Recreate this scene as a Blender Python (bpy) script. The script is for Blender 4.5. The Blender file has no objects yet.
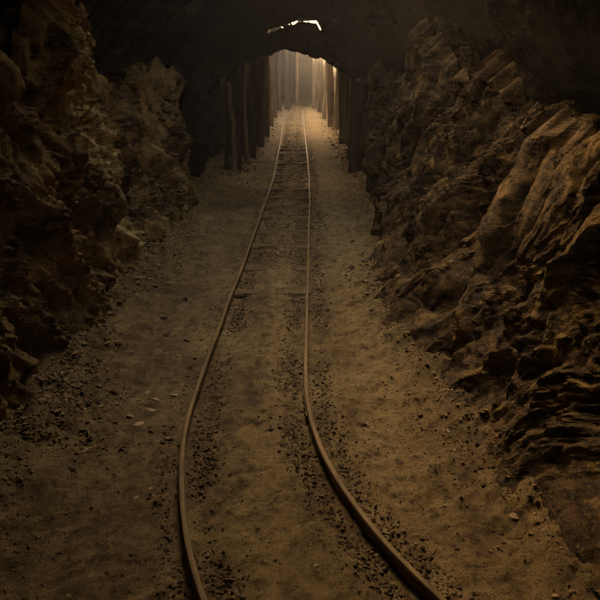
import bpy, math, random
import numpy as np
from mathutils import Vector

rng = np.random.RandomState(7)
random.seed(7)
scene = bpy.context.scene
col = scene.collection
PI = math.pi

# ------------------------------------------------------------------ helpers
def tag(o, label=None, cat=None, group=None, kind=None):
    if label: o['label'] = label
    if cat: o['category'] = cat
    if group: o['group'] = group
    if kind: o['kind'] = kind
    return o

def make(name, verts, faces, mat, parent=None, smooth=False):
    me = bpy.data.meshes.new(name)
    me.from_pydata([tuple(v) for v in verts] if not isinstance(verts, np.ndarray) else verts.tolist(), [],
                   faces if isinstance(faces, list) else faces.tolist())
    me.materials.append(mat)
    if smooth:
        me.polygons.foreach_set('use_smooth', [True] * len(me.polygons))
    me.update()
    o = bpy.data.objects.new(name, me)
    col.objects.link(o)
    if parent: o.parent = parent
    return o

def hash3(i, j, k, seed):
    h = (i.astype(np.int64) * 374761393 + j.astype(np.int64) * 668265263 + k.astype(np.int64) * 2147483647 + seed * 1274126177)
    h = (h ^ (h >> 13)) * 1274126177 & 0x7fffffffffff
    h = h ^ (h >> 16)
    h = (h * 2246822519) & 0x7fffffffffff
    return h ^ (h >> 15)

def r01(i, j, k, seed):
    return (hash3(i, j, k, seed) & 0xffffff) / float(0xffffff)

def vnoise(p, seed=0):
    """smooth value noise in -1..1"""
    f = np.floor(p); t = p - f
    t = t * t * t * (t * (t * 6 - 15) + 10)
    i, j, k = f[:, 0].astype(np.int64), f[:, 1].astype(np.int64), f[:, 2].astype(np.int64)
    out = np.zeros(len(p))
    for a in (0, 1):
        wa = t[:, 0] if a else 1 - t[:, 0]
        for b in (0, 1):
            wb = t[:, 1] if b else 1 - t[:, 1]
            for c in (0, 1):
                wc = t[:, 2] if c else 1 - t[:, 2]
                out += wa * wb * wc * r01(i + a, j + b, k + c, seed)
    return out * 2 - 1

def fbm(p, octs=4, seed=0, gain=0.5, lac=2.03):
    a, s, out = 1.0, 0.0, np.zeros(len(p))
    q = p.copy()
    for o in range(octs):
        out += a * vnoise(q, seed + o * 17); s += a
        a *= gain; q = q * lac + 3.7
    return out / s

def ridged(p, octs=4, seed=0):
    a, s, out = 1.0, 0.0, np.zeros(len(p))
    q = p.copy()
    for o in range(octs):
        out += a * (1 - 2 * np.abs(vnoise(q, seed + o * 13))); s += a
        a *= 0.55; q = q * 2.1 + 1.3
    return out / s

def facets(p, seed=0, tilt=1.0):
    """broken-rock field: each Voronoi cell is a tilted plane with its own step"""
    f = np.floor(p).astype(np.int64)
    best = np.full(len(p), 1e9); val = np.zeros(len(p))
    for a in (-1, 0, 1):
        for b in (-1, 0, 1):
            for c in (-1, 0, 1):
                i, j, k = f[:, 0] + a, f[:, 1] + b, f[:, 2] + c
                d = np.stack([p[:, 0] - i - r01(i, j, k, seed), p[:, 1] - j - r01(i, j, k, seed + 1), p[:, 2] - k - r01(i, j, k, seed + 2)], 1)
                dd = (d * d).sum(1)
                m = dd < best
                best = np.where(m, dd, best)
                t = np.stack([r01(i, j, k, seed + 3), r01(i, j, k, seed + 4), r01(i, j, k, seed + 5)], 1) * 2 - 1
                v = r01(i, j, k, seed + 6) * 2 - 1 + tilt * (d * t).sum(1)
                val = np.where(m, v, val)
    return val

def planes(p, seed=0):
    """continuous broken-plane field in -1..1: random heights joined by flat facets"""
    f = np.floor(p); t = p - f
    c = f.astype(np.int64)
    o = np.argsort(-t, axis=1); ts = np.take_along_axis(t, o, 1)
    cur = c.copy(); r = np.arange(len(p))
    out = r01(cur[:, 0], cur[:, 1], cur[:, 2], seed) * (1 - ts[:, 0])
    for k in range(3):
        cur[r, o[:, k]] += 1
        out += r01(cur[:, 0], cur[:, 1], cur[:, 2], seed) * (ts[:, k] - (ts[:, k + 1] if k < 2 else 0))
    return out * 2 - 1

def sstep(a, b, x):
    t = np.clip((x - a) / (b - a), 0, 1)
    return t * t * (3 - 2 * t)

# ------------------------------------------------------------------ camera
F, H = 700.0, 1.6
TH = math.atan(230 / F)
cam = bpy.data.cameras.new('camera')
cam.sensor_width = 36; cam.lens = F / 600 * 36; cam.clip_end = 200; cam.clip_start = 0.05
co = bpy.data.objects.new('camera', cam); col.objects.link(co)
co.location = (0, 0, H); co.rotation_euler = (PI / 2 - TH, 0, 0)
scene.camera = co

def at(px, py, z=0.0):
    u = (px - 300) / F; v = (300 - py) / F
    d = (u, math.cos(TH) + v * math.sin(TH), -math.sin(TH) + v * math.cos(TH))
    t = (z - H) / d[2]
    return d[0] * t, d[1] * t

# ------------------------------------------------------------------ materials
def nodes(name):
    m = bpy.data.materials.new(name); m.use_nodes = True
    nt = m.node_tree
    return m, nt, nt.nodes['Principled BSDF']

def N(nt, t, **kw):
    n = nt.nodes.new(t)
    for k, v in kw.items():
        if k in n.inputs: n.inputs[k].default_value = v
        else: setattr(n, k, v)
    return n

def ramp(nt, fac, stops):
    r = nt.nodes.new('ShaderNodeValToRGB')
    e = r.color_ramp.elements
    while len(e) < len(stops): e.new(0.5)
    for el, (p, c) in zip(e, stops):
        el.position = p
        el.color = (c, c, c, 1) if not isinstance(c, tuple) else (*c, 1)
    nt.links.new(fac, r.inputs[0])
    return r.outputs[0]

def mixc(nt, fac, a, b, mode='MIX'):
    n = nt.nodes.new('ShaderNodeMix'); n.data_type = 'RGBA'; n.blend_type = mode
    for s, v in ((n.inputs[0], fac), (n.inputs[6], a), (n.inputs[7], b)):
        if hasattr(v, 'links'): nt.links.new(v, s)
        elif isinstance(v, tuple): s.default_value = (*v, 1)
        else: s.default_value = v
    return n.outputs[2]

def noise(nt, co_, scale, detail=6, rough=0.6, dist=0.0):
    n = N(nt, 'ShaderNodeTexNoise', Scale=scale, Detail=detail, Roughness=rough, Distortion=dist)
    nt.links.new(co_, n.inputs['Vector'])
    return n.outputs['Fac']

def bump(nt, h, strength, dist, prev=None):
    b = N(nt, 'ShaderNodeBump', Strength=strength, Distance=dist)
    nt.links.new(h, b.inputs['Height'])
    if prev: nt.links.new(prev, b.inputs['Normal'])
    return b.outputs[0]

def coords(nt, scale=(1, 1, 1), rot=(0, 0, 0), kind='Object'):
    tc = nt.nodes.new('ShaderNodeTexCoord')
    mp = nt.nodes.new('ShaderNodeMapping')
    mp.inputs['Scale'].default_value = scale; mp.inputs['Rotation'].default_value = rot
    nt.links.new(tc.outputs[kind], mp.inputs[0])
    return mp.outputs[0]

def rock_mat(name, rot, dark=(.035, .025, .017), mid=(.125, .078, .040), ochre=(.30, .19, .075), pale=(.42, .31, .16), amount=0.55, band=None):
    m, nt, b = nodes(name)
    c0 = coords(nt)
    cs = coords(nt, (1.2, 1.2, 5.5), rot)
    n1 = noise(nt, c0, 1.6, 8, .62, .3)
    n2 = noise(nt, cs, 4.0, 8, .65, .6)
    n3 = noise(nt, c0, 26, 6, .7)
    n4 = noise(nt, c0, 5.0, 8, .7, .4)
    n5 = noise(nt, coords(nt, (1, 1, 3.2), rot), 30, 7, .75, .5)
    n6 = noise(nt, c0, 70, 5, .75)
    base = mixc(nt, ramp(nt, n2, [(.40, 0.0), (.58, 1.0)]), dark, mid)
    base = mixc(nt, ramp(nt, n4, [(amount - .05, 0.0), (amount + .10, .9)]), base, ochre)
    base = mixc(nt, ramp(nt, n1, [(.34, .7), (.44, 0.0)]), base, dark)
    base = mixc(nt, ramp(nt, n5, [(.55, 0.0), (.66, .75)]), base, ochre)
    base = mixc(nt, ramp(nt, n3, [(.60, 0.0), (.70, .8)]), base, pale)
    base = mixc(nt, ramp(nt, n5, [(.34, .9), (.43, 0.0)]), base, dark)
    base = mixc(nt, ramp(nt, n6, [(.60, 0.0), (.72, .6)]), base, pale)
    if band:                                        # light on the ridge, painted as a pale band along a slanting line
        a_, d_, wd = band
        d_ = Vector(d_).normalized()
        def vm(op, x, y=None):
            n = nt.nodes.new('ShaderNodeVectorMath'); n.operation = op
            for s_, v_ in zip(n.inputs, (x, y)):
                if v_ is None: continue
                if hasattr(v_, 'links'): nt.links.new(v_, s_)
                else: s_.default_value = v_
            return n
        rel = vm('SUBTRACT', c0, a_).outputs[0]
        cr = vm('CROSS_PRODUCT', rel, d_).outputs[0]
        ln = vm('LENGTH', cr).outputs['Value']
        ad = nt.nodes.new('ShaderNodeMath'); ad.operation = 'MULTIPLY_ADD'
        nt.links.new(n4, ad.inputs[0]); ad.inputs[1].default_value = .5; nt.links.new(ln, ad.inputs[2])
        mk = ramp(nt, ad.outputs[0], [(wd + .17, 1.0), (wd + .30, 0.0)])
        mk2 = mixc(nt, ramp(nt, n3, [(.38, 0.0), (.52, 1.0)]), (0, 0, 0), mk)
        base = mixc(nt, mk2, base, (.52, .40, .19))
    nt.links.new(base, b.inputs['Base Color'])
    b.inputs['Roughness'].default_value = 0.9
    b.inputs['Specular IOR Level'].default_value = 0.15
    v = N(nt, 'ShaderNodeTexVoronoi', Scale=34.0, feature='DISTANCE_TO_EDGE'); nt.links.new(cs, v.inputs['Vector'])
    x = bump(nt, n2, .9, .035)
    x = bump(nt, n5, 1.0, .016, x)
    x = bump(nt, n3, .9, .012, x)
    x = bump(nt, ramp(nt, v.outputs['Distance'], [(0, 0.0), (.12, 1.0)]), .35, .006, x)
    x = bump(nt, noise(nt, c0, 110, 5, .7), .7, .003, x)
    nt.links.new(x, b.inputs['Normal'])
    return m

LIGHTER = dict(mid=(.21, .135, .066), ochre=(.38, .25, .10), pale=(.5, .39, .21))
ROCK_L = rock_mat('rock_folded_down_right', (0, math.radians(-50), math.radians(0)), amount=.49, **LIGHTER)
ROCK_L2 = rock_mat('rock_with_lit_band', (0, math.radians(-50), 0), **LIGHTER, amount=.48, band=((-1.5, 4.75, 1.9), (.12, .62, -1.9), .28))
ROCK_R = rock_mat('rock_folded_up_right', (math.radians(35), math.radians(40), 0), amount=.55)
ROCK_SHADE = rock_mat('shade_dark_rock', (0, 0, 0), (.005, .004, .0032), (.010, .0078, .006), (.017, .0125, .008), (.022, .017, .011))  # near-black colour puts the shade into the arch, roof and wall rock

def dirt_mat():
    m, nt, b = nodes('packed_dirt')
    c0 = coords(nt)
    cl = coords(nt, (2.2, .8, 1))
    n1 = noise(nt, c0, .9, 6, .6)
    n2 = noise(nt, cl, 6, 8, .68, .5)
    n3 = noise(nt, c0, 48, 6, .72)
    n4 = noise(nt, c0, 2.4, 8, .66, .6)
    n5 = noise(nt, c0, 120, 5, .75)
    n6 = noise(nt, c0, 15, 8, .75, .3)
    base = mixc(nt, ramp(nt, n2, [(.36, 0.0), (.62, 1.0)]), (.125, .083, .040), (.27, .185, .088))
    base = mixc(nt, ramp(nt, n4, [(.50, 0.0), (.64, .85)]), base, (.35, .25, .118))
    base = mixc(nt, ramp(nt, n1, [(.38, .75), (.52, 0.0)]), base, (.115, .075, .040))
    # paler strips in the middle of the track and along its right side
    sx = nt.nodes.new('ShaderNodeSeparateXYZ'); nt.links.new(c0, sx.inputs[0])
    wx = nt.nodes.new('ShaderNodeMath'); wx.operation = 'MULTIPLY_ADD'
    nt.links.new(n4, wx.inputs[0]); wx.inputs[1].default_value = .5; nt.links.new(sx.outputs[0], wx.inputs[2])
    strip = ramp(nt, wx.outputs[0], [(0.0, 0.0), (.04, .65), (.16, .65), (.22, 0.0), (.42, 0.0), (.58, .8), (.72, .8), (.92, 0.0)])
    strip = mixc(nt, ramp(nt, n6, [(.35, 0.0), (.60, 1.0)]), (0, 0, 0), strip)
    base = mixc(nt, strip, base, (.40, .285, .135))
    base = mixc(nt, ramp(nt, n6, [(.36, .85), (.47, 0.0)]), base, (.072, .048, .027))
    base = mixc(nt, ramp(nt, n6, [(.54, 0.0), (.66, .6)]), base, (.42, .30, .145))
    base = mixc(nt, ramp(nt, n3, [(.60, 0.0), (.70, .75)]), base, (.42, .31, .165))
    base = mixc(nt, ramp(nt, n3, [(.32, .85), (.41, 0.0)]), base, (.06, .04, .023))
    base = mixc(nt, ramp(nt, n5, [(.36, .7), (.44, 0.0)]), base, (.07, .046, .026))
    base = mixc(nt, ramp(nt, n5, [(.60, 0.0), (.68, .6)]), base, (.44, .33, .18))
    nt.links.new(base, b.inputs['Base Color'])
    b.inputs['Roughness'].default_value = .9
    b.inputs['Specular IOR Level'].default_value = .2
    x = bump(nt, n2, .8, .03)
    x = bump(nt, noise(nt, c0, 18, 6, .7), .7, .02, x)
    x = bump(nt, n3, 1.0, .014, x)
    x = bump(nt, n5, .8, .006, x)
    x = bump(nt, noise(nt, c0, 170, 4, .7), .6, .0025, x)
    nt.links.new(x, b.inputs['Normal'])
    return m
DIRT = dirt_mat()

def stone_mat(name, a, c, s=9.0):
    m, nt, b = nodes(name)
    c0 = coords(nt, kind='Object')
    geo = nt.nodes.new('ShaderNodeNewGeometry')
    n = noise(nt, c0, s, 6, .7)
    base = mixc(nt, ramp(nt, n, [(.33, 0.0), (.68, 1.0)]), a, c)
    hsv = N(nt, 'ShaderNodeHueSaturation')
    mr = N(nt, 'ShaderNodeMapRange'); mr.inputs[3].default_value = .45; mr.inputs[4].default_value = 1.5
    nt.links.new(geo.outputs['Random Per Island'], mr.inputs[0])
    nt.links.new(mr.outputs[0], hsv.inputs['Value']); nt.links.new(base, hsv.inputs['Color'])
    nt.links.new(hsv.outputs[0], b.inputs['Base Color'])
    b.inputs['Roughness'].default_value = .85
    b.inputs['Specular IOR Level'].default_value = .25
    nt.links.new(bump(nt, noise(nt, c0, 60, 5, .7), .7, .006), b.inputs['Normal'])
    return m
STONE_BROWN = stone_mat('brown_stone', (.10, .062, .034), (.22, .14, .07))
STONE_DARK = stone_mat('dark_stone', (.022, .016, .012), (.065, .045, .03))
STONE_PALE = stone_mat('pale_stone', (.30, .21, .12), (.45, .34, .21))
GRAVEL_DARK = stone_mat('dark_ballast', (.085, .058, .031), (.20, .136, .068))
TRACK_STONE = stone_mat('track_stone', (.12, .075, .038), (.30, .20, .10))
GRAVEL_BROWN = stone_mat('brown_rubble', (.13, .086, .043), (.33, .225, .108))

def rust_mat():
    m, nt, b = nodes('rusty_rail_steel')
    c0 = coords(nt, (1, .35, 1))
    n1 = noise(nt, c0, 9, 6, .65); n2 = noise(nt, coords(nt), 90, 5, .7)
    base = mixc(nt, ramp(nt, n1, [(.32, 0.0), (.66, 1.0)]), (.080, .049, .022), (.235, .152, .064))
    base = mixc(nt, ramp(nt, n2, [(.58, 0.0), (.75, .7)]), base, (.045, .028, .018))
    nt.links.new(base, b.inputs['Base Color'])
    b.inputs['Metallic'].default_value = .1; b.inputs['Specular IOR Level'].default_value = .25
    nt.links.new(ramp(nt, n2, [(.3, .5), (.7, .78)]), b.inputs['Roughness'])
    x = bump(nt, n2, .5, .003); x = bump(nt, n1, .3, .004, x)
    nt.links.new(x, b.inputs['Normal'])
    return m
RUST = rust_mat()

def timber_mat(name, a, c):
    m, nt, b = nodes(name)
    cg = coords(nt, (1, 1, .09))
    n1 = noise(nt, cg, 22, 7, .65, .4); n2 = noise(nt, coords(nt, (1, 1, .35)), 4, 5, .6)
    base = mixc(nt, ramp(nt, n1, [(.32, 0.0), (.68, 1.0)]), a, c)
    base = mixc(nt, ramp(nt, n2, [(.38, .6), (.56, 0.0)]), base, tuple(.5 * q for q in a))
    nt.links.new(base, b.inputs['Base Color'])
    b.inputs['Roughness'].default_value = .85
    b.inputs['Specular IOR Level'].default_value = .2
    nt.links.new(bump(nt, n1, .9, .018), b.inputs['Normal'])
    return m
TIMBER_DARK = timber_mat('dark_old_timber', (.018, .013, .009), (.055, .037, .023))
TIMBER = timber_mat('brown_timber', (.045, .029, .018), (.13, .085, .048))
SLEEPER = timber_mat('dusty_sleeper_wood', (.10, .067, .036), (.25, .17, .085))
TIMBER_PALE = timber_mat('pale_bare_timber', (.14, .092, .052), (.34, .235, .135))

# ------------------------------------------------------------------ track paths (plan)
LP = [(295, 103.5), (287.5, 111), (283.6, 120), (280, 144), (273, 180), (268.5, 193), (256.7, 226.7), (241.7, 266.7), (228, 300), (220, 324.7), (207, 356.5),
      (200, 380), (189, 405.7), (181.5, 442), (179.7, 471.7), (180.8, 504.7), (185, 537.7), (190.7, 570.7), (200, 600)]
RP = [(303, 108), (304, 126), (306.7, 150), (309.5, 180), (310, 200), (309, 226.7), (307.7, 266.7), (307, 300), (305.7, 356.7), (304.7, 391), (308, 413),
      (317.5, 442), (328.5, 468), (345, 493.7), (367, 523), (389, 548.7), (400, 559.7), (440, 600)]
RAIL_TOP = 0.055
def rail_path(P, tail):
    g = [at(px, py, RAIL_TOP) for px, py in P]
    g = tail[:0] + g
    pts = [Vector((x, y, 0)) for x, y in g]
    d = (pts[-1] - pts[-2]).normalized()
    side = Vector((-d.y, d.x, 0)) * 0.10          # keeps curving the same way behind the camera
    for k in range(1, 9):
        dd = (d + side * .9 * k).normalized()
        pts.append(pts[-1] + dd * .3)
    f = (pts[0] - pts[1]).normalized()
    pts = [pts[0] + (f + Vector((.03 * k, 0, 0))) * 2.0 * k for k in (3, 2, 1)] + pts
    P_ = np.array([(p.x, p.y) for p in pts])
    # arclength resample + smoothing
    s = np.concatenate([[0], np.cumsum(np.hypot(*np.diff(P_, axis=0).T))])
    ss = np.arange(0, s[-1], .05)
    q = np.stack([np.interp(ss, s, P_[:, 0]), np.interp(ss, s, P_[:, 1])], 1)
    for _ in range(40):
        w = 1.0
        q[1:-1] = .25 * q[:-2] + .5 * q[1:-1] + .25 * q[2:]
    return q
RAIL_L = rail_path(LP, []); RAIL_R = rail_path(RP, [])

def rail_dist(x, y, Q):
    """signed lateral distance to a rail (positive to the right), chunked"""
    out = np.empty(len(x)); q = Q[::2]
    t = np.gradient(q, axis=0); t /= np.linalg.norm(t, axis=1)[:, None]
    for a in range(0, len(x), 20000):
        X = x[a:a + 20000, None] - q[None, :, 0]; Y = y[a:a + 20000, None] - q[None, :, 1]
        D = X * X + Y * Y; k = D.argmin(1); r = np.arange(len(k))
        out[a:a + 20000] = np.sqrt(D[r, k]) * np.sign(-(X[r, k] * t[k, 1] - Y[r, k] * t[k, 0]))
    return out      # tracks run toward -Y, so the sign is flipped to keep right = +

# ------------------------------------------------------------------ wall foot lines (for apron height)
FOOT_L = np.array([(-1.6, -6), (-1.5, .5), (-1.35, 2.4), (-1.28, 3.2), (-1.30, 4), (-1.34, 4.7), (-1.36, 5.5), (-1.2, 6.2), (-1.2, 7), (-1.28, 8.4), (-1.35, 9.3), (-1.2, 11), (-1.2, 50)])
FOOT_R = np.array([(1.6, -6), (1.45, .5), (1.3, 1.8), (1.05, 2.4), (.86, 2.9), (.74, 3.6), (.60, 4.4), (.64, 5), (.74, 5.8), (.86, 7), (.97, 8), (1.02, 9.3), (1.15, 11), (1.15, 50)])
def foot_l(y): return np.interp(y, FOOT_L[:, 1], FOOT_L[:, 0]) + .08
def foot_r(y): return np.interp(y, FOOT_R[:, 1], FOOT_R[:, 0]) - .14 * (y < 8.5)

def ground_z(x, y):
    x = np.asarray(x, float); y = np.asarray(y, float)
    p = np.stack([x, y, np.zeros_like(x)], 1)
    z = .026 * fbm(p * 1.3, 4, 3) + .016 * fbm(p * np.array([5, 4, 1.]), 4, 9) + .007 * fbm(p * 19, 3, 15) + .005 * planes(p * 40, 16) + .009 * planes(p * 13, 17) + .006 * planes(p * 27, 18)
    a = x - foot_l(y); b = foot_r(y) - x
    wob = .08 * fbm(p * 2.2, 3, 31)
    ap = np.clip(1 - (np.minimum(a, b) + wob) / .42, 0, 1)
    z += ap ** .7 * (.045 * planes(p * np.array([7, 7, 1.]), 66) + .02 * planes(p * np.array([17, 17, 1.]), 67))
    z += .13 * np.clip(1 - (a + wob) / .42, 0, 1) ** 1.5 + .10 * np.clip(1 - (b + wob) / .34, 0, 1) ** 1.5
    dl = rail_dist(x, y, RAIL_L); dr = rail_dist(x, y, RAIL_R)
    mid = sstep(.02, .16, dl) * sstep(.02, .16, -dr)
    z = z * (1 - .55 * np.exp(-(dl / .16) ** 2) - .55 * np.exp(-(dr / .16) ** 2).clip(0, 1)) + .012 * mid
    n = .6 + .5 * fbm(p * 3.1, 3, 44)
    z -= .030 * n * np.exp(-((dl - .075) / .05) ** 2) + .018 * n * np.exp(-((dl + .07) / .04) ** 2)
    z -= .026 * n * np.exp(-((dr - .075) / .05) ** 2) + .024 * n * np.exp(-((dr + .075) / .05) ** 2)
    return z

# ground sheet: rows get coarser with distance
ys = [-6.0]
while ys[-1] < 46:
    y = ys[-1]
    ys.append(y + (.15 if y < 1.2 else max(.011, .0052 * y) if y < 14 else .09))
ys = np.array(ys)
xs = np.concatenate([np.linspace(-5, -1.75, 26)[:-1], np.linspace(-1.75, 1.75, 330), np.linspace(1.75, 5, 26)[1:]])
X, Y = np.meshgrid(xs, ys)
gz = ground_z(X.ravel(), Y.ravel())
gv = np.stack([X.ravel(), Y.ravel(), gz], 1)
nx = len(xs)
def grid_faces(nr, nc):
    i = np.arange(nr - 1)[:, None] * nc + np.arange(nc - 1)[None, :]
    i = i.ravel()
    return np.stack([i, i + 1, i + nc + 1, i + nc], 1)
ground = make('ground', gv, grid_faces(len(ys), nx), DIRT, smooth=True)
tag(ground, kind='structure')

# ------------------------------------------------------------------ rock outcrops
def outcrop(name, cols_, mat, seed, strata, amp=1.0, res=.0095, hollow=(), foot=.45, slab=0.0, out_=.07):
    """cols_: (y, foot x, top x, top z) along the passage; the outer side falls back to the ground behind"""
    C = np.array(cols_, float)
    P = C[:, [1, 0]]
    s = np.concatenate([[0], np.cumsum(np.hypot(*np.diff(P, axis=0).T))])
    nu = max(12, int(s[-1] / res))
    u = np.linspace(0, s[-1], nu)
    I = lambda k: np.interp(u, s, C[:, k])
    def sm(a, n=6):
        for _ in range(n): a[1:-1] = .25 * a[:-2] + .5 * a[1:-1] + .25 * a[2:]
        return a
    yy, fx, tx, tz = sm(I(0), 20), sm(I(1), 20), sm(I(2), 20), sm(I(3), 4)
    sgn = np.sign(fx.mean())
    nv = int(1.75 / res)
    v = np.linspace(0, 1, nv)
    backn = 40
    rows = []
    # front face foot -> top (slightly bellied), then back over the crest and down
    vv = v[:, None]
    ease = vv ** .85
    fz = -.12
    bx = fx[None] + (tx - fx)[None] * ease
    bz = fz + (tz - fz)[None] * vv
    by = np.broadcast_to(yy[None], bx.shape)
    w = np.linspace(0, 1, backn)[1:, None]
    cx = tx[None] + sgn * (1.0 * w ** .8); cz = tz[None] - (tz[None] + .1) * w ** 2.2; cy = np.broadcast_to(yy[None], cx.shape)
    Xp = np.concatenate([bx, cx]); Yp = np.concatenate([by, cy]); Zp = np.concatenate([bz, cz])
    p = np.stack([Xp.ravel(), Yp.ravel(), Zp.ravel()], 1)
    # surface normals of the smooth shape
    nr = Xp.shape[0]
    g = p.reshape(nr, nu, 3)
    du = np.gradient(g, axis=1); dv = np.gradient(g, axis=0)
    n = np.cross(du, dv); n /= np.linalg.norm(n, axis=2)[..., None] + 1e-9
    n = n.reshape(-1, 3)
    if (n[: nu * nv // 2, 0] * -sgn).mean() < 0: n = -n
    # strata frame
    sn = Vector(strata).normalized(); t1 = sn.orthogonal().normalized(); t2 = sn.cross(t1)
    R = np.array([t1, t2, sn])
    warp = np.stack([fbm(p * 1.7, 3, seed + 50), fbm(p * 1.7, 3, seed + 51), fbm(p * 1.7, 3, seed + 52)], 1) * .16
    q = (p + warp) @ R.T
    qs = q * np.array([1, 1, 2.6])
    qs = q * (np.array([1, 1, 2.2]) * (1 - slab) + np.array([.55, .8, 2.6]) * slab)
    rough = sstep(-.2, .35, fbm(p * 1.9, 3, seed + 81)) * (1 - .55 * slab)         # broken rubble-like parts against smoother slabs
    d = .14 * fbm(p * 1.3, 3, seed) + .17 * planes(qs * 1.9, seed + 1) + (.085 - .03 * slab) * planes(qs * 4.1 + 3.3, seed + 11)
    d += (.016 + .040 * rough) * planes(qs * 9.5, seed + 21) + (.007 + .024 * rough) * planes(qs * 22, seed + 31)
    d += (.012 + .020 * rough) * facets(qs * 6.5, seed + 35, .8) * sstep(-.2, .2, vnoise(p * 4, seed + 3))
    d += .024 * ridged(q * np.array([.8, .8, 5.0]), 4, seed + 41) + (.005 + .014 * rough) * planes(p * 46, seed + 61)
    d -= (.025 + .02 * slab) * np.clip(ridged(q * np.array([.5, .5, 2.6]) + warp * 2, 3, seed + 45) - .55, 0, 1) * 3     # cracks along the folding
    for (hx, hy, hz, hr, hd) in hollow:
        rr = ((p - np.array([hx, hy, hz])) ** 2).sum(1) / hr ** 2
        d -= hd * np.exp(-rr)
    fade = np.ones((nr, nu)); fade[:nv] = (foot + (1 - foot) * sstep(0, .35, v))[:, None]; fade[nv:] = np.linspace(1, .3, backn - 1)[:, None]
    front = np.zeros((nr, nu)); front[:nv] = 1
    d = d * amp * fade.ravel() + out_ * (front * (1 + .5 * np.clip(1 - np.concatenate([v, np.ones(backn - 1)])[:, None] * 2.2, 0, 1) ** 1.5)).ravel()
    # ragged crest
    crest = np.zeros((nr, nu)); crest[:] = np.exp(-((np.arange(nr) - nv) / (nv * .22)) ** 2)[:, None]
    p = p + n * d[:, None]
    p[:, 2] += crest.ravel() * (.07 * planes(q * 3.1, seed + 71) + .045 * planes(q * 8, seed + 72) + .05 * ridged(p * 7, 3, seed + 77))
    o = make(name, p, grid_faces(nr, nu), mat)
    return o

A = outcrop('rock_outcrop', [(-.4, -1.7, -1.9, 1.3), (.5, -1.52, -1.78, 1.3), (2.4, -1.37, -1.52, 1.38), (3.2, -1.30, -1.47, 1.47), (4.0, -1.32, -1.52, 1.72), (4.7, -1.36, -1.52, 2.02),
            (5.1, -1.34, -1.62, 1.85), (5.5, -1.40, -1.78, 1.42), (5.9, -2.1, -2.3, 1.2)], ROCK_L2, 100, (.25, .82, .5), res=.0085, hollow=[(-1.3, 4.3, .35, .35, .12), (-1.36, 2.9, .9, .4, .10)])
tag(A, 'tall craggy brown rock outcrop left of the track with a pale lit ridge', 'rock outcrop', 'rock outcrops lining the passage')
B = outcrop('rock_outcrop', [(5.25, -2.0, -2.2, 1.3), (5.6, -1.42, -1.86, 1.34), (6.2, -1.25, -1.76, 1.42), (7.0, -1.24, -1.64, 1.42), (7.8, -1.28, -1.55, 1.55), (8.4, -1.32, -1.48, 1.42),
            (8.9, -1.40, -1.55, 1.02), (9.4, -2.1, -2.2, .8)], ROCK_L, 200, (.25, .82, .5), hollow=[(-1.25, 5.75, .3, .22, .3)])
tag(B, 'dark ragged rock outcrop behind the pale ridge, close to the arch on the left', 'rock outcrop', 'rock outcrops lining the passage')
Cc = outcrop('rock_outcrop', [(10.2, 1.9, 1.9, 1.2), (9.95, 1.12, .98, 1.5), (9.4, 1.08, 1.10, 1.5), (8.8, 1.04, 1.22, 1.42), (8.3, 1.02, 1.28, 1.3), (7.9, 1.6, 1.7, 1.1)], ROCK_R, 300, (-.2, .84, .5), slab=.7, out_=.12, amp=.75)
tag(Cc, 'narrow golden brown rock outcrop right beside the dark timber post at the arch', 'rock outcrop', 'rock outcrops lining the passage')
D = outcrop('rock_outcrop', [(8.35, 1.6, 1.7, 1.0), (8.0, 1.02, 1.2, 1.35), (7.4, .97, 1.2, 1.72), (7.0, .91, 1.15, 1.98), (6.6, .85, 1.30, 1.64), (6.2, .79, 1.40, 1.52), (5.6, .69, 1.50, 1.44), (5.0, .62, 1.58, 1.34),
            (4.4, .57, 1.60, 1.22), (3.9, .64, 1.60, 1.12), (3.5, .78, 1.65, 1.0), (3.1, 1.7, 2.0, .9)], ROCK_R, 400, (-.2, .84, .5), slab=.7, out_=.12, hollow=[(1.2, 5.9, 1.35, .28, .35), (.72, 4.9, .3, .2, .12)])
tag(D, 'long dark brown slanting rock outcrop right of the track, rising to a thin spire', 'rock outcrop', 'rock outcrops lining the passage')
E_ = outcrop('rock_outcrop', [(4.0, 1.3, 1.6, .95), (3.65, .80, 1.36, 1.14), (3.2, .74, 1.44, 1.22), (2.8, .78, 1.56, 1.25), (2.4, .88, 1.80, 1.28), (1.8, 1.05, 2.0, 1.3), (.5, 1.55, 1.85, 1.3), (-.4, 1.7, 2, 1.3)],
            ROCK_R, 560, (-.2, .84, .5), slab=.2, out_=.11, amp=.66, foot=.4, res=.0095)
tag(E_, 'low broad rock outcrop with broken ledges beside the curve of the right rail', 'rock outcrop', 'rock outcrops lining the passage')

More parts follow.
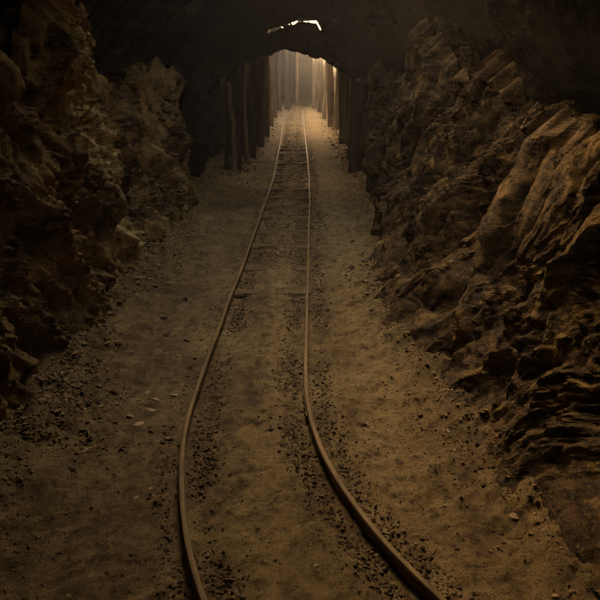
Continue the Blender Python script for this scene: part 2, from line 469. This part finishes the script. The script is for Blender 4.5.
# ------------------------------------------------------------------ brow, roof and side walls of the mine
def field_slab(name, us, vs, keep, to3, thick, mat, seed, amp, layers=6, fscale=1.0):
    """a plate of rock cut from a 2-D mask, given thickness and a broken surface. keep(u,v)->bool grid of cells"""
    U, V = np.meshgrid(us, vs)
    uc = (us[:-1] + us[1:]) / 2; vc = (vs[:-1] + vs[1:]) / 2
    UC, VC = np.meshgrid(uc, vc)
    K = keep(UC, VC)
    nu, nv = len(us), len(vs); base = nu * nv
    L = layers + 1
    P = np.concatenate([np.stack([U.ravel(), V.ravel(), np.full(base, thick * k / layers)], 1) for k in range(L)])
    faces = []
    ii = (np.arange(nv - 1)[:, None] * nu + np.arange(nu - 1)[None]) 
    k0 = ii[K]
    faces.append(np.stack([k0, k0 + 1, k0 + nu + 1, k0 + nu], 1))
    t = layers * base
    faces.append(np.stack([k0 + nu, k0 + nu + 1, k0 + 1, k0], 1) + t)
    Kp = np.pad(K, 1)
    cen = Kp[1:-1, 1:-1]
    for (dr, dc, e) in ((0, -1, (0, nu)), (0, 1, (nu + 1, 1)), (-1, 0, (1, 0)), (1, 0, (nu, nu + 1))):
        nb = Kp[1 + dr:Kp.shape[0] - 1 + dr, 1 + dc:Kp.shape[1] - 1 + dc]
        k = ii[cen & ~nb]
        a, b = k + e[0], k + e[1]
        for l in range(layers):
            faces.append(np.stack([a + l * base, b + l * base, b + (l + 1) * base, a + (l + 1) * base], 1))
    Fc = np.concatenate(faces)
    used = np.unique(Fc); mp = np.full(len(P), -1); mp[used] = np.arange(len(used))
    P = P[used]; Fc = mp[Fc]
    W = to3(P)
    d = np.stack([.5 * fbm(W * 2.1, 3, seed + 7 * a) + .6 * planes(W * 2.6 * fscale + a, seed + 7 * a + 1) + .4 * planes(W * 6 * fscale, seed + 7 * a + 2) + .18 * planes(W * 15 * fscale, seed + 7 * a + 3) for a in range(3)], 1) * amp
    o = make(name, W + d, Fc, mat)
    return o

BY = 10.3        # the brow's front face
def arch_half(z):
    # half width of the arch opening at height z (centre x about -0.08)
    return np.interp(z, [0, .6, 1.0, 1.25, 1.45, 1.6, 1.72, 1.80, 1.86, 1.885], [1.32, 1.31, 1.26, 1.18, 1.03, .82, .60, .38, .16, 0])
def brow_keep(x, z):
    xx = np.where(x < -.1, (x + .10) * .95, (x + .10) * 1.06)
    k = np.ones_like(x, bool)
    jag = .05 * planes(np.stack([x.ravel() * 4.3, z.ravel() * 4.3, 0 * x.ravel()], 1), 5).reshape(x.shape).ravel() + .028 * fbm(np.stack([x.ravel() * 11, z.ravel() * 11, 0 * x.ravel()], 1), 3, 5)
    jag = jag.reshape(x.shape)
    k &= ~((np.abs(xx + jag) < arch_half(z + jag * .8)) & (z < 1.885))
    # ragged daylight crack above the arch
    crack = np.interp(x, [-.50, -.46, -.40, -.28, -.22, -.16, -.05, .02, .12, .20, .26, .31], [2.05, 2.075, 2.11, 2.125, 2.13, 2.155, 2.20, 2.185, 2.20, 2.16, 2.10, 2.035])
    wid = np.interp(x, [-.50, -.47, -.42, -.34, -.30, -.24, -.20, -.17, -.12, -.07, -.02, .03, .08, .13, .18, .24, .30, .31],
                    [0, .055, .06, .042, .04, .046, .036, .046, .062, .058, .034, .03, .058, .066, .056, .050, .042, 0])
    wid = wid * np.where(x < .06, 1.7, 1.1)
    wid = wid + .022 * fbm(np.stack([x.ravel() * 26, z.ravel() * 22, 0 * x.ravel()], 1), 2, 8).reshape(x.shape) * (wid > 0)
    k &= ~(np.abs(z - crack - .03 - .02 * fbm(np.stack([x.ravel() * 15, 0 * x.ravel(), 0 * x.ravel()], 1), 2, 9).reshape(x.shape)) < wid * .5)
    return k
us = np.concatenate([np.linspace(-2.9, -1.5, 30)[:-1], np.arange(-1.5, 1.5, .0125), np.linspace(1.5, 2.9, 30)])
vs = np.concatenate([np.linspace(-.3, .6, 20)[:-1], np.arange(.6, 2.32, .0125), np.linspace(2.32, 3.1, 20)])
brow = field_slab('rock_arch', us, vs, brow_keep, lambda P: np.stack([P[:, 0], BY + P[:, 2], P[:, 1]], 1), .45, ROCK_SHADE, 610, .085, layers=10)
tag(brow, 'shadowed black rock arch across the passage with a bright ragged crack above its opening', 'rock arch')

# rock roof over the whole mine, with an unseen hole added to light the near passage and an opening over the timbered stretch
LIGHT_HOLE = dict(x=.0, w=.78, y0=3.5, y1=7.9)  # out-of-view roof hole, placed and sized to light the near floor
GAL = dict(x=.08, w=.80, y0=20.4, y1=34.0)
ADDED_GAP = dict(x=-.10, w=.42, y0=11.0, y1=12.3)   # unseen roof gap behind the arch, added to let sun onto the crack's rim
def roof_keep(x, y):
    pt = np.stack([x.ravel(), y.ravel(), 0 * x.ravel()], 1)
    j = .25 * fbm(pt * 1.1, 3, 21).reshape(x.shape)
    k = np.ones_like(x, bool)
    for S in (LIGHT_HOLE, GAL, ADDED_GAP):
        k &= ~((np.abs(x - S['x'] + j * .6) < S['w']) & (y + j > S['y0']) & (y + j < S['y1']))
    return k
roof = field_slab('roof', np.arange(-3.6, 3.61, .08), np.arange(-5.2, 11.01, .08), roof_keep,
                  lambda P: np.stack([P[:, 0], P[:, 1], 2.65 - 1.15 * sstep(.95, 2.1, np.abs(P[:, 0] + .1)) + P[:, 2]], 1), 1.5, ROCK_SHADE, 640, .10, layers=8, fscale=.5)
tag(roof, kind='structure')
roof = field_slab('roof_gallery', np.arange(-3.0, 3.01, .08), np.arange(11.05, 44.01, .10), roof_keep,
                  lambda P: np.stack([P[:, 0], P[:, 1], 2.86 + P[:, 2]], 1), .28, ROCK_SHADE, 660, .04, layers=3, fscale=.5)
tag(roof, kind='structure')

def side_wall(name, x0, ya, yb, sgn, seed, mat, amp=.16, h=3.3, res=.06):
    us_ = np.arange(ya, yb, res); vs_ = np.arange(-.4, h, res)
    o = field_slab(name, us_, vs_, lambda a, b: np.ones_like(a, bool), lambda P: np.stack([x0 + sgn * P[:, 2], P[:, 0], P[:, 1]], 1), .7, mat, seed, amp, layers=4, fscale=.6)
    tag(o, kind='structure')
    return o
side_wall('wall_left', -2.35, -5.2, 10.6, -1, 700, ROCK_SHADE)
side_wall('wall_right', 2.35, -5.2, 10.6, 1, 720, ROCK_SHADE)
side_wall('wall_left_gallery', -1.55, 10.7, 43.6, -1, 740, ROCK_SHADE, amp=.12)
side_wall('wall_right_gallery', 1.55, 10.7, 43.6, 1, 760, ROCK_SHADE, amp=.12)
def end_wall(name, y0, seed, mat, sg):
    us_ = np.arange(-3.4, 3.4, .06); vs_ = np.arange(-.4, 3.3, .06)
    o = field_slab(name, us_, vs_, lambda a, b: np.ones_like(a, bool), lambda P: np.stack([P[:, 0], y0 + sg * P[:, 2], P[:, 1]], 1), .6, mat, seed, .15, layers=3, fscale=.6)
    tag(o, kind='structure'); return o
end_wall('wall_back', -4.5, 780, ROCK_SHADE, -1)
end_wall('wall_far', 40.0, 790, ROCK_SHADE, 1)

# ------------------------------------------------------------------ rails
def make_rail(name, Q, label, joints):
    root = bpy.data.objects.new(name, None); col.objects.link(root)
    i0 = len(Q) - 40
    root.location = (Q[i0, 0], Q[i0, 1], 0)
    tag(root, label, 'rail', 'rails of the mine track')
    # profile: foot, web, worn head
    hw, top = .0112, RAIL_TOP
    prof = [(-.024, -.050), (-.024, -.043), (-.0055, -.034), (-.0045, top - .026), (-hw, top - .019), (-hw, top - .006), (-hw * .72, top - .001), (0, top), (hw * .72, top - .001),
            (hw, top - .006), (hw, top - .019), (.0045, top - .026), (.0055, -.034), (.024, -.043), (.024, -.050)]
    t = np.gradient(Q, axis=0); t /= np.linalg.norm(t, axis=1)[:, None]
    nrm = np.stack([-t[:, 1], t[:, 0]], 1)
    wz = .004 * fbm(np.stack([Q[:, 0] * 0, Q[:, 1] * .9, Q[:, 1] * 0], 1), 2, 91) + .0025 * fbm(np.stack([Q[:, 0] * 0 + 5, Q[:, 1] * 3, Q[:, 1] * 0], 1), 2, 92)
    wx = .004 * fbm(np.stack([Q[:, 0] * 0 + 9, Q[:, 1] * 1.3, Q[:, 1] * 0], 1), 2, 93)
    V = []
    for k in range(len(Q)):
        for a, z in prof:
            V.append((Q[k, 0] + nrm[k, 0] * (a + wx[k]) - root.location.x, Q[k, 1] + nrm[k, 1] * (a + wx[k]) - root.location.y, z + wz[k]))
    m = len(prof)
    Fs = []
    for k in range(len(Q) - 1):
        for j in range(m):
            Fs.append((k * m + j, k * m + (j + 1) % m, (k + 1) * m + (j + 1) % m, (k + 1) * m + j))
    Fs.append(tuple(range(m))); Fs.append(tuple(range((len(Q) - 1) * m, len(Q) * m))[::-1])
    make('rail_bar', V, Fs, RUST, root)
    # bolted joint plates
    for jy in joints:
        k = int(np.abs(Q[:, 1] - jy).argmin()); c = Q[k]; tt = t[k]; nn = nrm[k]
        V, Fs = [], []
        def box(o, l, w, z0, z1, s):
            b = len(V)
            for (a, c2, z) in [(-l, 0, z0), (l, 0, z0), (l, w, z0), (-l, w, z0), (-l, 0, z1), (l, 0, z1), (l, w * .75, z1), (-l, w * .75, z1)]:
                x = c + tt * (a + o) + nn * s * (.0075 + c2)
                V.append((x[0] - root.location.x, x[1] - root.location.y, z))
            Fs.extend([tuple(b + q for q in f) for f in ((0, 1, 2, 3), (7, 6, 5, 4), (0, 4, 5, 1), (1, 5, 6, 2), (2, 6, 7, 3), (3, 7, 4, 0))])
        for s in (-1, 1):
            V, Fs = [], []
            box(0, .15, .007, -.006, .028, s)
            pl = make('joint_plate', V, Fs, RUST, root)
            for q in (-.10, -.035, .035, .10):
                V, Fs = [], []
                for ring, r in ((.0130, .009), (.0195, .008)):
                    for e in range(6):
                        an = e * PI / 3
                        x = c + tt * (q + r * math.cos(an)) + nn * s * ring
                        V.append((x[0] - root.location.x, x[1] - root.location.y, .011 + r * math.sin(an)))
                Fs.extend([(e, (e + 1) % 6, 6 + (e + 1) % 6, 6 + e) for e in range(6)]); Fs.append(tuple(6 + e for e in range(6)))
                make('bolt', V, Fs, RUST, pl)
    return root
make_rail('rail', RAIL_L, 'rusty steel rail on the left of the mine track', [1.96, 8.4])
make_rail('rail', RAIL_R, 'rusty steel rail on the right of the mine track', [3.17, 8.2])

# ------------------------------------------------------------------ sleepers, half buried in the dirt
def at_y(Q, y):
    return np.interp(y, Q[::-1, 1], Q[::-1, 0])
def sleeper(i, y):
    c = (at_y(RAIL_L, y) + at_y(RAIL_R, y)) / 2
    L, W_, Ht = .30, .075 + .01 * rng.rand(), .10
    nx_, ny_ = 40, 8
    V, Fs = [], []
    ring = []
    prof = [(-1, -1), (-1, .6), (-.85, 1), (-.4, 1.0), (.1, 1.0), (.5, 1), (.85, 1), (1, .6), (1, -1)]
    for k in range(nx_ + 1):
        a = -L + 2 * L * k / nx_
        for (w, z) in prof:
            V.append([a, w * W_, z * Ht / 2])
    V = np.array(V)
    V += .012 * np.stack([0 * V[:, 0], fbm(V * 6 + i * 7.1, 3, 3), fbm(V * 7 + i * 3.3, 3, 4)], 1)
    m = len(prof)
    for k in range(nx_):
        for j in range(m):
            Fs.append((k * m + j, k * m + (j + 1) % m, (k + 1) * m + (j + 1) % m, (k + 1) * m + j))
    Fs.append(tuple(range(m))[::-1]); Fs.append(tuple(range(nx_ * m, nx_ * m + m)))
    o = make('sleeper', V, Fs, SLEEPER)
    gz_ = float(ground_z(np.array([c]), np.array([y]))[0])
    o.location = (c, y, gz_ - Ht / 2 - .014 + (.013 if y > 6 else -.001) + .008 * rng.rand())
    o.rotation_euler = (0, rng.uniform(-.02, .02), rng.uniform(-.05, .05))
    return o
SY = [5.05, 5.75, 6.5, 7.15, 7.85, 8.5, 9.2, 9.85, 10.6, 11.3, 12.0, 12.7, 13.5, 14.2, 15.0, 15.8]
ordn = ['nearest', 'second', 'third', 'fourth', 'fifth', 'sixth', 'seventh', 'eighth', 'ninth', 'tenth', 'eleventh', 'twelfth', 'thirteenth', 'fourteenth', 'fifteenth', 'sixteenth', 'seventeenth', 'eighteenth', 'nineteenth', 'twentieth', 'twenty-first', 'twenty-second', 'twenty-third']
for i, y in enumerate(SY):
    o = sleeper(i, y)
    tag(o, 'half buried wooden sleeper between the rails, %s sleeper counting away from the viewer' % ordn[i], 'sleeper', 'wooden sleepers under the track')

# ------------------------------------------------------------------ timber posts
def post(name, x, y, r, top, mat, lean=(0, 0), crook=.02, seed=0, square=False):
    nr, ns = 46, 20
    h = top
    V = []
    for k in range(nr + 1):
        t = k / nr
        for s in range(ns):
            a = 2 * PI * s / ns
            V.append((math.cos(a), math.sin(a), t))
    V = np.array(V)
    t = V[:, 2]
    rr = r * (1.08 - .16 * t + .10 * np.exp(-t * 14))
    q = np.stack([V[:, 0] * 1.4 + seed * 3.1, V[:, 1] * 1.4, t * h * .9], 1)
    rr = rr * (1 + .16 * fbm(q * np.array([1, 1, .8]), 3, 12) + .07 * ridged(q * np.array([2.2, 2.2, .35]), 3, 18))
    if square:
        rr = rr * (1 / np.maximum(np.abs(V[:, 0]), np.abs(V[:, 1]))) ** .75
    cx = lean[0] * t + crook * fbm(np.stack([t * 3.5, t * 0 + seed, t * 0], 1), 2, 40)
    cy = lean[1] * t + crook * fbm(np.stack([t * 3.5, t * 0 + seed, t * 0 + 9], 1), 2, 41)
    P = np.stack([V[:, 0] * rr + cx, V[:, 1] * rr + cy, t * (h + .15) - .15], 1)
    Fs = []
    for k in range(nr):
        for s in range(ns):
            Fs.append((k * ns + s, k * ns + (s + 1) % ns, (k + 1) * ns + (s + 1) % ns, (k + 1) * ns + s))
    Fs.append(tuple(range(ns))[::-1]); Fs.append(tuple(range(nr * ns, nr * ns + ns)))
    o = make(name, P, Fs, mat, smooth=True)
    o.location = (x, y, float(ground_z(np.array([x]), np.array([y]))[0]))
    o.rotation_euler = (0, 0, seed * 1.7)
    return o
GL = 'timber posts in the left row'; GR = 'timber posts in the right row'
# (x, y, radius, material, label)
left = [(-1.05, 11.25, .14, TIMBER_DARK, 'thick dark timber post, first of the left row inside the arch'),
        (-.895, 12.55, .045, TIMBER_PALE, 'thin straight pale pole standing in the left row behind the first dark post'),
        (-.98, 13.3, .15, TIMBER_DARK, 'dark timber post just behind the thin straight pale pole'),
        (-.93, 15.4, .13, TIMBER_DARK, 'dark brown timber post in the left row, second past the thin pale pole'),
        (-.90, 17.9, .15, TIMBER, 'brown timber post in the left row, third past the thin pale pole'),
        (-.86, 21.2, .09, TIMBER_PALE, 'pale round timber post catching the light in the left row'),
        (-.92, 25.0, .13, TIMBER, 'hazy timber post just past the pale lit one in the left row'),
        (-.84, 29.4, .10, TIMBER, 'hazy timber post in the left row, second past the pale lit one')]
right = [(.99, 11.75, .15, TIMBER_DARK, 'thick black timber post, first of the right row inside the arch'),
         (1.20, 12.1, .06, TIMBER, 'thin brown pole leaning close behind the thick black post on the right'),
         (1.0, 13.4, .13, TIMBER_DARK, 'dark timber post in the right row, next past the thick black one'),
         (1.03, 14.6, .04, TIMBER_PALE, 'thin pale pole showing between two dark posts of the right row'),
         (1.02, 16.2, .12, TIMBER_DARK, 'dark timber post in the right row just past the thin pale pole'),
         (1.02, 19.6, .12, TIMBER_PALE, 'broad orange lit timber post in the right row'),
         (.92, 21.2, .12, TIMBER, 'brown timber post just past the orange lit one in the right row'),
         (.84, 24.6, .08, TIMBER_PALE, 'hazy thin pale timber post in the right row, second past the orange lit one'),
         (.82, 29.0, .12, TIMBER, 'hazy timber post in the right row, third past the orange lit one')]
sd = 1
for L_, grp in ((left, GL), (right, GR)):
    for (x, y, r, m, lab) in L_:
        o = post('timber_post', x, y, r * .86, 2.92, m, (rng.uniform(-.13, .13), rng.uniform(-.08, .08)), .03 if r > .08 else .05, sd, square=(r > .12 and sd % 3 == 0))
        tag(o, lab, 'timber post', grp); sd += 1
o = post('timber_post', -1.02, 10.9, .035, 1.35, TIMBER_PALE, (-.05, .0), .06, 60)
tag(o, 'short crooked pale pole standing in front of the first dark post of the left row', 'timber post', GL)
far = [(-.55, 31.0, .10, 'far hazy post left of where the rails vanish'), (-.12, 33.5, .07, 'thin far hazy post straight above where the rails vanish'),
       (.62, 31.5, .09, 'far hazy post right of where the rails vanish')]
for (x, y, r, lab) in far:
    o = post('timber_post', x, y, r, 2.92, TIMBER_PALE if r < .095 else TIMBER, (rng.uniform(-.05, .05), 0), .04, sd)
    tag(o, lab, 'timber post', 'far timber posts at the end of the track'); sd += 1

# ------------------------------------------------------------------ stones
ICO = None
def stone_shape(seed, flat=.65, sub=2, rough=.5):
    import bmesh
    bm = bmesh.new(); bmesh.ops.create_icosphere(bm, subdivisions=sub, radius=1)
    v = np.array([x.co[:] for x in bm.verts]); f = [[a.index for a in q.verts] for q in bm.faces]
    bm.free()
    r = np.random.RandomState(seed)
    for _ in range(9):
        n = r.normal(size=3); n /= np.linalg.norm(n); d = r.uniform(.35, .8)
        h = v @ n - d
        v = v - np.outer(np.clip(h, 0, None), n)
    v = v * (1 + .12 * fbm(v * 1.8 + seed, 3, seed)[:, None])
    v *= np.array([1, r.uniform(.6, .95), flat * r.uniform(.7, 1.15)])
    return v, f
SH = [stone_shape(s, .6, 3) for s in range(8)]
SHs = [stone_shape(s + 50, .65, 1) for s in range(12)]

def rot_rand(r):
    a = r.uniform(0, 2 * PI); t = r.normal(0, .35); c, s = math.cos(a), math.sin(a)
    Rz = np.array([[c, -s, 0], [s, c, 0], [0, 0, 1]]); c, s = math.cos(t), math.sin(t)
    return Rz @ np.array([[1, 0, 0], [0, c, -s], [0, s, c]])

def gravel(name, X, Y, S, mat, sink=.25, lift=None):
    z = ground_z(X, Y) if lift is None else lift
    V, Fs, b = [], [], 0
    for k in range(len(X)):
        v, f = SHs[rng.randint(len(SHs))]
        p = (v * S[k]) @ rot_rand(rng).T + np.array([X[k], Y[k], z[k] + S[k] * (.45 - sink)])
        V.append(p); Fs.extend([[a + b for a in q] for q in f]); b += len(v)
    o = make(name, np.concatenate(V), Fs, mat)
    tag(o, kind='stuff'); return o

def lognorm(n, m, s, lo, hi):
    return np.clip(np.exp(rng.normal(math.log(m), s, n)), lo, hi)

# rubble aprons at the wall feet
def apron(n, foot, sgn, ya, yb, width):
    y = ya + (yb - ya) * rng.rand(n) ** 1.15
    d = np.abs(rng.normal(0, 1, n)) * width * 1.15 * (.75 + .5 * vnoise(np.stack([y * 1.6, y * 0, y * 0], 1), 7))
    return foot(y) + sgn * (d - .13), y
x1, y1 = apron(9800, foot_l, 1, 1.8, 10, .20); x5, y5 = apron(6500, foot_l, 1, 2.7, 7.5, .22)
x6, y6 = apron(7000, lambda y: foot_r(y) + .25 * sstep(5.0, 4.2, y) + .03, -1, 1.9, 7.5, .15)
x3 = np.where(rng.rand(2400) < .5, -1.0, 1.0) * np.abs(.98 + rng.normal(0, .13, 2400)); y3 = 10.2 + 19 * rng.rand(2400)
x2, y2 = apron(7200, foot_r, -1, 1.7, 10, .16)
r1 = gravel('rubble', np.concatenate([x1, x2, x5, x6, x3]), np.concatenate([y1, y2, y5, y6, y3]), np.concatenate([lognorm(17000, .0050, .55, .0022, .024), lognorm(13500, .0068, .6, .003, .032), lognorm(2400, .022, .5, .01, .07)]), GRAVEL_BROWN)
tag(r1, 'broken brown rubble strewn along the foot of both rock walls', 'rubble')
# dark ballast in the grooves along the rails
def along(n, Q, off, sig, ya, yb):
    k = np.where((Q[:, 1] > ya) & (Q[:, 1] < yb))[0]
    wgt = 1 / np.maximum(Q[k, 1], 1.5) ** .8; wgt /= wgt.sum()
    i = rng.choice(k, n, p=wgt)
    t = np.gradient(Q, axis=0); t /= np.linalg.norm(t, axis=1)[:, None]
    d = off + rng.normal(0, sig, n)
    # clumps: drop some stretches
    x = Q[i, 0] - t[i, 1] * d + rng.normal(0, .02, n); y = Q[i, 1] + t[i, 0] * d + rng.normal(0, .02, n)
    keep = vnoise(np.stack([x * 2.0 + off * 30, y * 2.2, 0 * x], 1), 77) + .25 * rng.normal(size=n) > -.52
    return x[keep], y[keep]
bx, by = [], []
for (Q, off, sig, n) in ((RAIL_L, .085, .034, 8600), (RAIL_L, -.07, .018, 1500), (RAIL_R, -.085, .036, 6600), (RAIL_R, .08, .032, 4200)):
    # paths run toward the viewer, so the left normal points to +x
    a, b = along(n, Q, off, sig, 1.55, 16); bx.append(a); by.append(b)
bx = np.concatenate(bx); by = np.concatenate(by)
dl = np.abs(rail_dist(bx, by, RAIL_L)); dr = np.abs(rail_dist(bx, by, RAIL_R)); ok = (dl > .03) & (dr > .03)
bx, by = bx[ok], by[ok]
r2 = gravel('ballast', bx, by, lognorm(len(bx), .0055, .5, .0025, .018), GRAVEL_DARK, .2)
tag(r2, 'small dark ballast stones lying in the grooves along both rails', 'ballast')
# fine grit scattered on the whole floor
n = 24000
y = 1.6 * np.exp(rng.rand(n) * math.log(14 / 1.6)); x = foot_l(y) + (foot_r(y) - foot_l(y)) * rng.rand(n)
kk = vnoise(np.stack([x * 1.8, y * 1.8, 0 * x], 1), 123) + .5 * rng.normal(size=n) > -.2
x, y = x[kk], y[kk]
dl = np.abs(rail_dist(x, y, RAIL_L)); dr = np.abs(rail_dist(x, y, RAIL_R)); ok = (dl > .035) & (dr > .035)
r3 = gravel('gravel', x[ok], y[ok], lognorm(int(ok.sum()), .0032, .5, .0018, .012), GRAVEL_BROWN, .25)
tag(r3, 'fine brown grit scattered over the dirt floor', 'gravel')
# rough stones between the rails farther in
n = 7000
y = 6 + 28 * rng.rand(n) ** 1.5; x = at_y(RAIL_L, y) + .07 + (at_y(RAIL_R, y) - at_y(RAIL_L, y) - .14) * rng.rand(n)
r4 = gravel('track_gravel', x, y, lognorm(n, .0095, .45, .005, .026), TRACK_STONE, .3)
tag(r4, 'coarse brown stones between the rails under the arch', 'gravel')

# loose single stones
meshes = {}
def stone(px, py, wpx, mat, flat, label, group=None):
    x, y = at(px, py)
    zc = y * math.cos(TH) + H * math.sin(TH)
    s = wpx / F * zc / 2
    key = (rng.randint(8), mat.name)
    if key not in meshes:
        v, f = SH[key[0]]
        o = make('stone', v, f, mat); meshes[key] = o.data
    else:
        o = bpy.data.objects.new('stone', meshes[key]); col.objects.link(o)
    o.scale = (s, s, s * flat)
    o.rotation_euler = (rng.normal(0, .1), rng.normal(0, .1), rng.uniform(-.5, .5))
    o.location = (x, y, float(ground_z(np.array([x]), np.array([y]))[0]) + s * flat * .18)
    tag(o, label, 'stone', group)
G1 = 'dark stones on the dirt floor'; G2 = 'pale stone chips on the dirt floor'; G3 = 'boulders at the foot of the rock walls'
for a in [(166, 337, 11, STONE_DARK, .6, 'largest dark flat stone on the dirt left of the rails', G1),
          (186, 342, 8, STONE_DARK, .6, 'small dark stone just right of the largest dark flat stone', G1),
          (163, 320, 9, STONE_DARK, .5, 'dark flat stone just behind the largest dark flat stone', G1),
          (185, 299, 9, STONE_DARK, .5, 'dark stone left of the rails about level with the middle of the passage', G1),
          (88, 452, 7, STONE_DARK, .6, 'lone dark stone on the dirt at the near left', G1),
          (353, 279, 14, STONE_DARK, .6, 'biggest dark lump right of the rails', G1),
          (364, 272, 10, STONE_DARK, .6, 'dark stone touching the biggest lump right of the rails', G1),
          (376, 270, 9, STONE_DARK, .6, 'dark stone between the dark lumps and the right rock wall', G1),
          (353, 246, 6, STONE_DARK, .7, 'small dark stone right of the rails beyond the dark lumps', G1),
          (284, 225, 6, STONE_DARK, .6, 'small dark stone lying between the rails', G1),
          (362, 427, 12, STONE_BROWN, .6, 'brown flat stone sunk in the dirt right of the right rail', G1),
          (328, 429, 11, STONE_BROWN, .7, 'brown stone lying right against the right rail', G1),
          (332, 514, 12, STONE_DARK, .8, 'dark square stone by the inner side of the right rail', G1),
          (458, 545, 9, STONE_DARK, .5, 'dark flat stone on the near right dirt', G1)]:
    stone(*a)
for a in [(152, 411, 13, STONE_PALE, .35, 'largest pale flat chip left of the left rail', G2), (157, 401, 12, STONE_PALE, .35, 'pale chip just beyond the largest one', G2),
          (138, 426, 13, STONE_PALE, .3, 'long pale chip nearer than the largest one', G2), (168, 438, 8, STONE_PALE, .4, 'pale chip close to the left rail near the long chip', G2),
          (175, 394, 10, STONE_PALE, .35, 'pale chip touching the outer side of the left rail', G2), (149, 394, 9, STONE_PALE, .35, 'pale chip farthest from the viewer on the left', G2),
          (136, 497, 8, STONE_PALE, .35, 'small pale chip on the near left dirt', G2), (150, 488, 7, STONE_PALE, .35, 'round pale chip beyond two other small ones on the near left', G2), (153, 494, 6, STONE_PALE, .35, 'tiny pale chip nearest the left rail', G2),
          (514, 519, 12, STONE_PALE, .4, 'pale tan chip on the near right rubble', G2), (315, 572, 7, STONE_PALE, .4, 'small pale chip between the rails near the viewer', G2), (298, 532, 5, STONE_PALE, .4, 'tiny pale pebble in the middle between the rails', G2), (34, 449, 6, STONE_PALE, .7, 'bright little stone at the foot of the left rock wall', G2)]:
    stone(*a)
bl = [(100, 300, 24), (118, 292, 17), (92, 318, 15), (72, 352, 16), (58, 372, 18), (66, 380, 11), (110, 318, 11), (136, 290, 12), (84, 345, 12), (44, 402, 16), (155, 264, 10)]
wh = ['biggest boulder', 'second biggest boulder', 'rounded boulder', 'squarish boulder', 'broad low boulder', 'small boulder', 'small pointed boulder', 'middling boulder', 'lumpy boulder', 'near boulder', 'farthest small boulder']
for (px, py, w), nme in zip(bl, wh):
    stone(px, py, w, STONE_BROWN, .75, nme + ' of the rubble at the foot of the left rock wall', G3)
br = [(405, 345, 14), (432, 372, 15), (446, 384, 13), (425, 360, 10), (462, 398, 13), (398, 300, 10), (482, 440, 13), (505, 478, 12), (440, 395, 9)]
for (px, py, w), nme in zip(br, ['rounded boulder', 'biggest boulder', 'second biggest boulder', 'little boulder', 'squarish boulder', 'farthest boulder', 'flat boulder', 'nearest boulder', 'outermost small boulder']):
    stone(px, py, w, STONE_BROWN, .75, nme + ' of the rubble at the foot of the right rock wall', G3)

# ------------------------------------------------------------------ haze
hm = bpy.data.materials.new('mine_haze'); hm.use_nodes = True
nt = hm.node_tree; nt.nodes.clear()
out = nt.nodes.new('ShaderNodeOutputMaterial'); pv = nt.nodes.new('ShaderNodeVolumePrincipled')
pv.inputs['Color'].default_value = (.95, .93, .90, 1); pv.inputs['Density'].default_value = .0046; pv.inputs['Anisotropy'].default_value = .5
nt.links.new(pv.outputs[0], out.inputs['Volume'])
x0, x1_, y0, y1_, z0, z1 = -6, 6, -8, 48, -1.4, 5.4
V = [(x, y, z) for z in (z0, z1) for (x, y) in ((x0, y0), (x1_, y0), (x1_, y1_), (x0, y1_))]
haze = make('haze', V, [(3, 2, 1, 0), (4, 5, 6, 7), (0, 1, 5, 4), (1, 2, 6, 5), (2, 3, 7, 6), (3, 0, 4, 7)], hm)
tag(haze, kind='stuff')

# ------------------------------------------------------------------ light
SUN_EL, SUN_AZ = 26.0, 36.0      # sun ahead and to the left: azimuth measured from +Y toward -X
w = bpy.data.worlds.new('World'); scene.world = w; w.use_nodes = True
nt = w.node_tree; bg = nt.nodes['Background']
sky = nt.nodes.new('ShaderNodeTexSky'); sky.sky_type = 'NISHITA'; sky.sun_disc = False
sky.sun_elevation = math.radians(SUN_EL); sky.sun_rotation = math.radians(-SUN_AZ)
sky.air_density = 1.0; sky.dust_density = 6.0; sky.ozone_density = .3
nt.links.new(sky.outputs[0], bg.inputs[0]); bg.inputs[1].default_value = .10
sun = bpy.data.lights.new('sun', 'SUN'); sun.energy = 5.0; sun.angle = math.radians(2.0); sun.color = (1, .92, .80)
so = bpy.data.objects.new('sun', sun); col.objects.link(so)
az, el = math.radians(SUN_AZ), math.radians(SUN_EL)
tosun = Vector((-math.sin(az) * math.cos(el), math.cos(az) * math.cos(el), math.sin(el)))
so.rotation_euler = tosun.to_track_quat('Z', 'Y').to_euler()
so.location = (0, 0, 8)

# ------------------------------------------------------------------ render settings
scene.render.engine = 'CYCLES'
cy = scene.cycles
cy.max_bounces = 8; cy.diffuse_bounces = 5; cy.glossy_bounces = 2; cy.volume_bounces = 1
cy.use_denoising = True
cy.sample_clamp_indirect = 4.0
vs_ = scene.view_settings
vs_.view_transform = 'Standard'; vs_.look = 'None'; vs_.gamma = 1.0; vs_.use_curve_mapping = False
vs_.exposure = 4.68
vs_.use_white_balance = True; vs_.white_balance_temperature = 13500; vs_.white_balance_tint = 17
